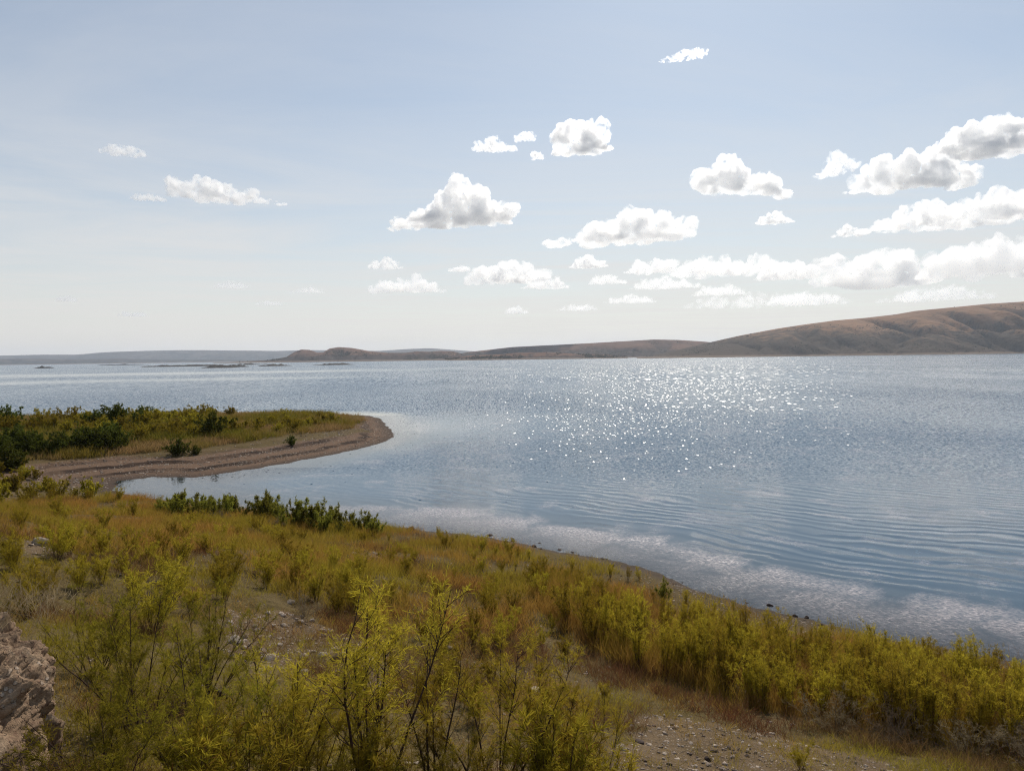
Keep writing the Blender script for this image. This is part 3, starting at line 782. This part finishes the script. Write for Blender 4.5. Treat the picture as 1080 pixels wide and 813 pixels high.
GM = foliage_mat('grass_blades', trans=.45, var=0)
C = np.array
NEAR = [(-80,528),(150,528),(330,548),(470,566),(700,612),(1000,690),(1140,720),(1140,900),(-80,900)]
def d_main(x, y, s, px, py, bare):
    n = fbm(x * .7, y * .7, 0, 3, 91)
    return np.clip(.42 + 1.6 * n, .06, 1) * np.where(bare, .5, 1) * sst(.35, 1.9, s)
p = field(20000, NEAR, d_main)
near = p[:, 1] < 15
grass('grass', p[near], 16, .17, .0045, C([.36, .215, .06]), C([.31, .25, .032]), GM, .07, .5)
grass('grass', p[~near], 15, .34, .008, C([.37, .205, .05]), C([.32, .25, .032]), GM, .12, .36, .7)
def d_rust(x, y, s, px, py, bare):
    n = fbm(x * .55 + 30, y * .55, 0, 3, 92)
    qx = px + 40 * fbm(x * .9, y * .9, 0, 3, 96); qy = py + 22 * fbm(x * .9 + 9, y * .9, 0, 3, 97)
    band = inpoly(qx, qy, [(540,640),(580,690),(640,710),(740,735),(860,772),(1100,800),(1100,840),(900,800),(720,750),(600,715),(520,660)])
    return np.where(bare & ~band, .3, 1) * np.clip(sst(.12, .4, n) * .7 + band * .9, 0, 1) * sst(1.4, 3, s)
p = field(5200, NEAR, d_rust)
grass('dry_grass', p, 16, .27, .006, C([.13, .06, .028]), C([.2, .13, .05]), GM, .10, .55)
def d_dry(x, y, s, px, py, bare): return np.clip(.3 + fbm(x * .8, y * .8, 0, 3, 93), .05, 1) * np.where(bare, .6, .6)
p = field(9000, NEAR, d_dry)
grass('dry_grass', p, 9, .13, .005, C([.25, .19, .10]), C([.33, .26, .15]), GM, .09, .8)
PENP = [(-40,430),(330,428),(400,436),(372,452),(300,460),(200,474),(100,482),(-40,492)]
def d_pen(x, y, s, px, py, bare): return sst(-1.0, 1.2, s - np.interp(y, [58, 66, 74], [7.5, 5.0, 2.6]) - 2.0 * fbm(x * .15, y * .15, 0, 3, 41)) * np.clip(.6 + fbm(x * .2, y * .2, 0, 3, 94), .15, 1)
p = field(14000, PENP, d_pen)
n = fbm(p[:, 0] * .16, p[:, 1] * .16, 0, 3, 95)
grass('grass', p[n < .02], 14, .70, .03, C([.22, .15, .035]), C([.17, .15, .022]), GM, .28, .3)
grass('dry_grass', p[n >= .02], 14, .5, .03, C([.30, .185, .085]), C([.24, .17, .05]), GM, .25, .4)
p = field(3600, THICK, lambda x, y, s, px, py, bare: np.clip(.6 + fbm(x, y, 0, 2, 98), .1, 1) * sst(.9, 2.4, s))
grass('grass', p, 14, .5, .007, C([.28, .17, .04]), C([.33, .25, .03]), GM, .12, .22, .5)
# dry grass hanging over the earth bank
n = 420; bx = rng.uniform(-7.1, -3.45, n); by = rng.uniform(3.6, 6.2, n)
b = Builder(); nb = 22; N = n * nb
P0 = np.stack([np.repeat(bx, nb) + rng.normal(size=N) * .06, np.repeat(by, nb) + rng.normal(size=N) * .06, np.full(N, 5.12)], 1)
dd = np.stack([rng.normal(size=N) * .55, rng.normal(size=N) * .55, np.ones(N)], 1)
L = rng.uniform(.06, .26, N); m = rng.random((N, 1))
b.blades(P0, dd, L, rng.uniform(.0018, .0035, N), C([.22, .16, .09]) * (1 - m) + C([.36, .29, .18]) * m, bend=np.stack([rng.normal(size=N), rng.normal(size=N), -.4 * np.ones(N)], 1) * (L * .3)[:, None])
tag(link('dry_grass', b.mesh('dry_grass'), GM), kind='stuff')

# ------------------------------------------------------------------ stones
def stone_mesh(name, seed, n=18, m=12, flat=.6):
    u = np.linspace(0, 2 * math.pi, n, endpoint=False); v = np.linspace(-math.pi / 2, math.pi / 2, m)
    U, V = np.meshgrid(u, v); p = np.stack([np.cos(V) * np.cos(U), np.cos(V) * np.sin(U), np.sin(V)], -1).reshape(-1, 3)
    r = np.random.default_rng(seed)
    for _ in range(9):                                             # chip flat faces off
        d = norm(r.normal(size=3)); h = r.uniform(.55, .9); k = p @ d - h
        p = p - np.clip(k, 0, None)[:, None] * d * .9
    p = p * (1 + .12 * fbm(p[:, 0] * 2 + seed, p[:, 1] * 2, p[:, 2] * 2, 3, seed))[:, None] * C([1, r.uniform(.65, .95), flat * r.uniform(.8, 1.2)])
    i = np.arange(n * m).reshape(m, n); j = np.roll(i, -1, 1)
    return mesh_from(name, p, np.stack([i[:-1].ravel(), j[:-1].ravel(), j[1:].ravel(), i[1:].ravel()], 1))
RK = rock_mat('pale_stone', (.30, .235, .18), (.55, .46, .38)); RD = rock_mat('dark_stone', (.045, .032, .028), (.12, .085, .07))
stones = [stone_mesh('rock', 100 + i) for i in range(6)]
dstones = [stone_mesh('rock', 200 + i) for i in range(4)]
def put_rock(px_, py_, wpx, label, group=None, dark=False):
    x, y, ok = hit(px_, py_)
    if not ok[0]: return
    x, y = float(x[0]), float(y[0]); r = wpx / FPX * y / 2
    o = link('rock', random.choice(dstones if dark else stones), RD if dark else RK)
    o.location = (x, y, float(gz(x, y)) + r * .12); o.scale = (r, r, r * rng.uniform(.8, 1.2))
    o.rotation_euler = (rng.normal() * .2, rng.normal() * .2, rng.uniform(0, 6.28))
    tag(o, label, 'rock', group)
for a in [(41,578,20,'pale flat rock in the small stony clearing on the left slope'), (565,735,20,'pale flat rock half hidden among the near saplings'),
          (472,685,12,'small white stone below the middle slope brush'), (275,694,17,'largest pale boulder of the stony patch'), (285,703,20,'pale flat stone just below the largest boulder of the stony patch'),
          (258,676,13,'round pale stone at the upper end of the stony patch'), (247,683,18,'broad beige stone at the left edge of the stony patch'),
          (341,703,16,'pale stone at the right end of the stony patch'), (357,708,18,'dark brown stone beside the pale one at the right end of the stony patch',None,True),
          (307,643,12,'white stone at the top of the stony patch by the dry reddish shrub'), (340,668,10,'small white stone right of the stony patch centre'), (675,786,13,'dark flat stone alone on the bare dirt patch',None,True),
          (655,793,15,'reddish flat stone at the left of the bare dirt patch'), (37,641,9,'small white stone in the grass above the earth bank'),
          (433,560,12,'dark rock at the start of the near shoreline',None,True), (812,640,9,'dark rock at the water edge halfway along the near shore',None,True)]:
    put_rock(*a)
for i in range(90):
    q = rng.uniform([225, 650], [420, 735]) 
    if inpoly(*q, STONES): put_rock(q[0], q[1], rng.uniform(4, 13), 'small pale stone lying loose in the stony patch', 'loose stones of the stony patch')
for i in range(16): put_rock(rng.uniform(366, 402), rng.uniform(583, 596), rng.uniform(4, 8), 'small reddish stone in the rock heap on the middle slope', 'stones of the small heap', i % 2 == 0)
wl = [rng.uniform(430, 860) for _ in range(11)]
for i in range(62):
    px_ = random.choice(wl) + rng.normal() * 9 if i < 44 else rng.uniform(430, 880)
    py_ = np.interp(px_, [430, 470, 540, 600, 650, 700, 740, 800, 870], [556, 562, 572, 583, 594, 607, 621, 640, 657]) + rng.normal() * 2.2 + .8
    put_rock(px_, py_, 1.5 + 6.5 * rng.random()**2.2, 'dark wet stone lying along the near waterline', 'dark stones along the waterline', True)
for i in range(12): put_rock(rng.uniform(735, 790), rng.uniform(786, 806), rng.uniform(4, 9), 'small dark stone in the cluster on the bare dirt patch', 'dark stones on the dirt', True)
for i in range(18): put_rock(rng.uniform(650, 900), rng.uniform(752, 806), rng.uniform(3, 7), 'small pale stone scattered over the bare dirt patch', 'pale stones on the dirt')

# gravel: one sheet of countless little stones
def gravel(n, poly, dens, rmin, rmax):
    p = field(n, poly, dens); N = len(p)
    base = C([[1, 0, 0], [0, 1, 0], [-1, 0, 0], [0, -1, 0], [0, 0, .8], [.7, .7, .45], [-.7, .7, .45], [-.7, -.7, .45], [.7, -.7, .45]], float)
    F = C([[0, 1, 5], [1, 2, 6], [2, 3, 7], [3, 0, 8], [0, 5, 8], [1, 6, 5], [2, 7, 6], [3, 8, 7], [4, 8, 5], [4, 5, 6], [4, 6, 7], [4, 7, 8]])
    r = rmin + (rmax - rmin) * rng.random(N)**3
    a = rng.uniform(0, 6.28, N); ca, sa = np.cos(a)[:, None], np.sin(a)[:, None]
    B = base[None] * (1 + .3 * rng.normal(size=(N, 9, 1))) * r[:, None, None] * C([1, .75, .7])
    V = np.stack([B[..., 0] * ca - B[..., 1] * sa, B[..., 0] * sa + B[..., 1] * ca, B[..., 2]], -1)
    V += np.stack([p[:, 0], p[:, 1], gz(p[:, 0], p[:, 1]) - .2 * r], 1)[:, None]
    t = rng.random((N, 1)); col = (C([.09, .06, .045]) * (1 - t) + C([.38, .31, .25]) * t)
    me = mesh_from('gravel', V.reshape(-1, 3), (F[None] + (np.arange(N) * 9)[:, None, None]).reshape(-1, 3), {'tint': np.repeat(col, 9, 0)})
    return me
N_ = NT('gravel'); N_.out(N_.n('ShaderNodeBsdfPrincipled', i={'Base Color': N_.attr('tint').outputs['Color'], 'Roughness': .9, 'Specular IOR Level': .2}).outputs[0])
tag(link('gravel', gravel(13000, NEAR, lambda x, y, s, px, py, bare: np.where(bare, .9, .06) + .9 * sst(2.4, .6, s), .007, .05), N_.m), kind='stuff')
tag(link('gravel', gravel(9000, [(20,470),(420,430),(420,470),(300,492),(160,510),(90,525),(30,515)], lambda x, y, s, px, py, bare: sst(10, 7, s) * np.clip(.5 + fbm(x * .1, s * .9, 0, 3, 97), .05, 1), .02, .10), N_.m), kind='stuff')

# dead log leaning among the tamarisks
st = Builder(); x, y, ok = hit(232, 742); x, y = float(x[0]), float(y[0]); z = float(gz(x, y))
log = bpy.data.objects.new('dead_log', None); COL.objects.link(log); log.location = (x, y, z)
st.tube(curve_path((.1, -.05, .0), (-.75, .25, .42), .75, 8, .05, .1), .035, .018, 8); link('trunk', st.mesh('trunk', True), BARKD, log)
st = Builder(); st.tube(curve_path((-.3, .08, .2), (-.4, .1, .8), .4, 6, .0, .2), .012, .004, 6); link('branch', st.mesh('branch', True), BARKD, log)
tag(log, 'dark dead log leaning in the tamarisks beside the stony patch', 'log')

# ------------------------------------------------------------------ haze
N_ = NT('haze')
HZ = N_.n('ShaderNodeVolumePrincipled', i={'Color': (.74, .85, 1.0, 1), 'Density': 5.5e-5, 'Anisotropy': .35})
N_.out(vol=HZ.outputs[0])
hx = C([[sx, sy, sz] for sz in (-5.5, 190) for sy in (-1500, 9900) for sx in (-9900, 9900)], float)
me = mesh_from('haze', hx, C([[0, 2, 3, 1], [4, 5, 7, 6], [0, 1, 5, 4], [2, 6, 7, 3], [0, 4, 6, 2], [1, 3, 7, 5]]))
tag(link('haze', me, N_.m), kind='stuff')

# ------------------------------------------------------------------ clouds (cumulus at about 1300 m, outside the haze)
def cloud_mat(sig, L, seed, wisp):
    N = NT('cloud')
    co = N.n('ShaderNodeTexCoord').outputs['Object']
    v = N.vmath('ADD', N.n('ShaderNodeVectorMath', operation='SCALE', i={0: co, 'Scale': 1.0 / L}).outputs[0], (seed * 7.3, seed * 3.1, 0))
    n = N.noise(v, 2.2, 5.0, .62, .3).outputs[0]
    d = N.math('MULTIPLY', N.maprange(n, .40 + .03 * wisp, .72, 0.0, 2.4), sig)
    N.out(vol=N.n('ShaderNodeVolumeScatter', i={'Color': (.992, .992, .992, 1), 'Density': d, 'Anisotropy': .90}).outputs[0])
    return N.m
ico = None
def ico_sphere():
    global ico
    if ico is None:
        import bmesh
        bm = bmesh.new(); bmesh.ops.create_icosphere(bm, subdivisions=2, radius=1)
        ico = (C([v.co[:] for v in bm.verts]), C([[v.index for v in f.verts] for f in bm.faces])); bm.free()
    return ico
def cloud(px_, py_base, wpx, hpx, label, tau=14, tilt=0.0, skew=0.0, seed=0, wisp=0.0, alt=1300.):
    r = np.random.default_rng(seed + 1000)
    d = ray(float(px_), float(py_base)); t = (alt - CAMZ) / d[2]; c = d * t + C([0, 0, CAMZ]); dist = math.hypot(c[0], c[1]) 
    W = wpx / FPX * c[1]; Hh = hpx / FPX * c[1] / max(math.cos(math.atan2(d[2], d[1])), .5); Dp = max(.42 * W, 1.0 * Hh)
    sv, sf = ico_sphere(); V = []; F = []; n0 = 0
    nb = int(np.clip(22 * W / Hh, 30, 90))
    for i in range(nb):
        u = r.uniform(-1, 1); v = r.uniform(-1, 1) * math.sqrt(max(1 - u * u, 0))
        env = (1 - abs(u - skew * .5)**2.4 * .85) * (1 - .5 * v * v)
        env = max(env, .12) * (.5 + .5 * r.random())
        rad = Hh * .5 * max(env, .12) * r.uniform(.3, .75)
        rad = min(rad, W * .28)
        zc = rad * .55 + r.random()**1.3 * max(Hh * env - 1.5 * rad, 0)
        p = sv * rad * C([1.25, 1.25, .9]) + C([u * (W / 2 - rad * .8), v * (Dp / 2 - rad * .6), zc + tilt * u * Hh])
        V.append(p); F.append(sf + n0); n0 += len(sv)
    me0 = mesh_from('tmp', np.concatenate(V), np.concatenate(F))
    o = bpy.data.objects.new('tmp', me0); COL.objects.link(o)
    m = o.modifiers.new('r', 'REMESH'); m.mode = 'VOXEL'; m.voxel_size = max(Hh / 36, W / 170)
    dg = bpy.context.evaluated_depsgraph_get(); ev = o.evaluated_get(dg); me = bpy.data.meshes.new_from_object(ev)
    bpy.data.objects.remove(o)
    k = len(me.vertices); co = np.empty(k * 3, np.float32); me.vertices.foreach_get('co', co); co = co.reshape(-1, 3).astype(float)
    nr = np.empty(k * 3, np.float32); me.vertices.foreach_get('normal', nr); nr = nr.reshape(-1, 3)
    L = Hh * .42; sd_ = seed * 13
    bil = np.abs(fbm(co[:, 0] / L + sd_, co[:, 1] / L, co[:, 2] / L, 1, 51)) + .5 * np.abs(fbm(co[:, 0] / L * 2.3 + sd_, co[:, 1] / L * 2.3, co[:, 2] / L * 2.3, 2, 52))
    fine = fbm(co[:, 0] / L * 5, co[:, 1] / L * 5, co[:, 2] / L * 5, 2, 53)
    co += nr * (Hh * (.30 * bil - .11 + (.09 + .12 * wisp) * fine))[:, None]
    me.vertices.foreach_set('co', co.astype(np.float32).ravel()); me.update()
    o = bpy.data.objects.new('tmp', me); COL.objects.link(o)      # remesh once more: the pushed-out surface may cross itself
    m = o.modifiers.new('r', 'REMESH'); m.mode = 'VOXEL'; m.voxel_size = max(Hh / 44, W / 220)
    dg = bpy.context.evaluated_depsgraph_get(); ev = o.evaluated_get(dg); me = bpy.data.meshes.new_from_object(ev)
    bpy.data.objects.remove(o)
    k = len(me.vertices); co = np.empty(k * 3, np.float32); me.vertices.foreach_get('co', co); co = co.reshape(-1, 3).astype(float)
    nr = np.empty(k * 3, np.float32); me.vertices.foreach_get('normal', nr); nr = nr.reshape(-1, 3)
    co += nr * (Hh * .03 + Hh * .04 * fbm(co[:, 0] / L * 9, co[:, 1] / L * 9, co[:, 2] / L * 9, 2, 54))[:, None]
    zf = co[:, 2]; lo = zf < .12 * Hh
    co[lo, 2] = .12 * Hh + (zf[lo] - .12 * Hh) * .35
    me.vertices.foreach_set('co', co.astype(np.float32).ravel()); me.update()
    me.materials.clear(); me.materials.append(cloud_mat(tau * .95 / (Dp * .6), Hh * .8, seed, wisp))
    me.name = 'cloud'
    o = bpy.data.objects.new('cloud', me); COL.objects.link(o); o.location = c; o.rotation_euler.z = -math.atan2(c[0], c[1])
    return tag(o, label, 'cloud')
CL = [
 (613,163,66,44,'compact bright cumulus puff high above the middle of the lake',14,0,0),
 (484,239,122,50,'thick grey-based cumulus with a torn top left of the compact high puff',16,0,.3),
 (425,243,30,17,'small ragged cloud tucked under the left end of the thick grey-based cumulus',6,0,0),
 (648,258,152,38,'long flat cumulus swelling to its right end below the compact puff',14,.1,.7),
 (786,206,92,40,'slanting white cloud dropping to the right, left of the piled-up clouds',10,-.45,0),
 (817,237,40,15,'small oval cloud directly beneath the slanting white cloud',8,0,0),
 (1046,165,112,52,'highest big cumulus at the right edge of the sky',16,0,-.1),
 (957,202,128,54,'broad domed cumulus left of and below the highest big one',14,0,.3),
 (1010,239,200,42,'long grey-bellied cloud bank crossing the right edge under the domed cumulus',16,0,.3),
 (926,304,118,56,'heaped pale cumulus low above the brown hill crest',9,0,-.3),
 (1050,292,140,50,'wide pale cumulus low above the highest part of the brown hill',9,0,0),
 (240,213,118,24,'elongated cumulus tapering to the right alone on the left side',12,-.15,-.8),
 (128,164,42,14,'small wispy cloud highest on the left side of the sky',5,0,0),
 (157,212,36,9,'thin little cloud left of the elongated tapering cumulus',5,0,0),
 (520,160,44,16,'small soft cloud left of the compact high puff',6,0,0),
 (553,149,20,12,'faint scrap of cloud between the soft cloud and the compact puff',3,0,0),
 (567,168,14,10,'tiny cloud just under the left edge of the compact puff',6,0,0),
 (430,309,84,21,'low oval cumulus above the dark pointed hills',8,0,-.1),
 (407,284,36,13,'small flat cloud above the low oval cumulus',6,0,0),
 (543,300,96,32,'low domed cumulus with a grey base right of the low oval one',9,0,-.3),
 (575,305,50,14,'flat tail of cloud trailing off the right of the low domed cumulus',6,0,0),
 (622,283,40,17,'little rounded cloud right above the low domed cumulus tail',7,0,0),
 (692,289,64,20,'pale flat cloud at the left end of the low cloud row',6,0,0),
 (765,292,130,28,'longest pale cloud in the middle of the low cloud row',7,0,.1),
 (830,296,70,30,'pale humped cloud at the right end of the low cloud row',7,0,.1),
 (722,62,52,8,'thin wispy cloud alone near the top of the sky',1.6,.5,0),
 (893,250,28,14,'small cloud in the gap under the broad domed cumulus',6,0,0),
 (880,186,40,24,'ragged thin cloud fringing the left of the broad domed cumulus',3,.3,0),
 (665,320,56,12,'faint small cloud below the low cloud row',4,0,0),
 (790,325,150,20,'faint flat cloud sheet just above the crest of the brown hill',3,0,0),
 (325,309,38,7,'thin faint streak of cloud low over the left hills',3,0,0),
 (140,334,30,7,'faintest little cloud low over the far blue mountains',2.5,0,0),
 (486,287,22,9,'tiny cloud between the small flat cloud and the low domed cumulus',5,0,0),
(700,305,70,16,'faint ragged cloud under the left half of the low cloud row',4.5,0,0),
 (760,312,60,14,'faint broken cloud under the middle of the low cloud row',4.5,0,0),
 (850,322,90,18,'faint broad cloud between the heaped pale cumulus and the hill crest',4.5,0,0),
 (985,318,110,20,'faint broad cloud resting just over the highest hill top',4.5,0,0),
 (640,300,40,14,'pale cloud left of the low cloud row',3,0,0),
 (610,328,44,9,'faint thin cloud low over the middle of the far shore',2,0,0),
 (545,331,26,9,'faint little cloud low over the mid hills',2,0,0),
 (285,322,34,6,'faint thin streak low over the left lake',2,0,0),
 (245,304,36,8,'faint scrap of cloud under the elongated tapering cumulus',2.5,0,0),
 (70,318,22,7,'faint dot of cloud at the far left of the sky',2.5,0,0),
]
for i, (a, b_, w_, h_, lab, tau, tl, sk) in enumerate(CL):
    cloud(a, b_, w_, h_, lab, max(tau, 3.6), tl, sk, seed=i, wisp=1.0 if tau < 7 else .3)

# ------------------------------------------------------------------ light
SUN_EL, SUN_AZ = R(41), R(14)           # azimuth clockwise from +Y
sd = Vector((math.sin(SUN_AZ) * math.cos(SUN_EL), math.cos(SUN_AZ) * math.cos(SUN_EL), math.sin(SUN_EL)))
sl = bpy.data.lights.new('sun', 'SUN'); sl.energy = 4.2; sl.angle = R(.53); sl.color = (1, .92, .80)
so = bpy.data.objects.new('sun', sl); COL.objects.link(so); so.rotation_euler = sd.to_track_quat('Z', 'Y').to_euler(); so.location = sd * 100
W = bpy.data.worlds.new('World'); scene.world = W
N = NT('', W)
sky = N.n('ShaderNodeTexSky', sky_type='NISHITA'); sky.sun_disc = False; sky.sun_elevation = SUN_EL; sky.sun_rotation = SUN_AZ
sky.air_density = 1.0; sky.dust_density = .7; sky.ozone_density = .25; sky.altitude = 600
gd = N.n('ShaderNodeTexCoord').outputs['Generated']
sx = N.n('ShaderNodeSeparateXYZ', i={0: gd})
zc = N.math('MAXIMUM', sx.outputs[2], .03)
pl = N.n('ShaderNodeCombineXYZ', i={0: N.math('MULTIPLY', N.math('DIVIDE', sx.outputs[0], zc), .5), 1: N.math('DIVIDE', sx.outputs[1], zc)}).outputs[0]
ci = N.noise(N.vmath('MULTIPLY', pl, (.9, .8, 1)), .6, 7, .6, 1.4).outputs[0]
veil = N.math('MULTIPLY', N.maprange(ci, .36, .68, .25, 1.0), N.maprange(sx.outputs[2], .04, .42, .72, .28))
skc = N.mix(1.0, sky.outputs[0], (.88, 1.0, 1.04), 'MULTIPLY')
c = N.mix(veil, skc, (8.5, 8.5, 8.5))
c = N.mix(N.math('MULTIPLY', N.math('EXPONENT', N.math('MULTIPLY', N.math('ABSOLUTE', sx.outputs[2]), -5.0)), .95), c, (8.9, 8.4, 7.95))
bg = N.n('ShaderNodeBackground', i={'Color': c, 'Strength': .09})
o = N.n('ShaderNodeOutputWorld'); N.link(bg.outputs[0], o.inputs[0])

# ------------------------------------------------------------------ render settings
scene.render.engine = 'CYCLES'
scene.view_settings.view_transform = 'Standard'; scene.view_settings.look = 'None'
scene.view_settings.gamma = 1.0; scene.view_settings.use_curve_mapping = False
scene.view_settings.exposure = 0.0
cy = scene.cycles
cy.use_denoising = True; cy.denoiser = 'OPENIMAGEDENOISE'; cy.denoising_input_passes = 'RGB_ALBEDO_NORMAL'; cy.denoising_prefilter = 'NONE'; cy.filter_width = 1.15; cy.use_adaptive_sampling = False
cy.max_bounces = 56; cy.diffuse_bounces = 3; cy.glossy_bounces = 3; cy.transmission_bounces = 4; cy.transparent_max_bounces = 8; cy.volume_bounces = 48
cy.volume_step_rate = .5; cy.volume_max_steps = 256; cy.sample_clamp_direct = 6; cy.sample_clamp_indirect = 2.5
cy.caustics_reflective = False; cy.caustics_refractive = False
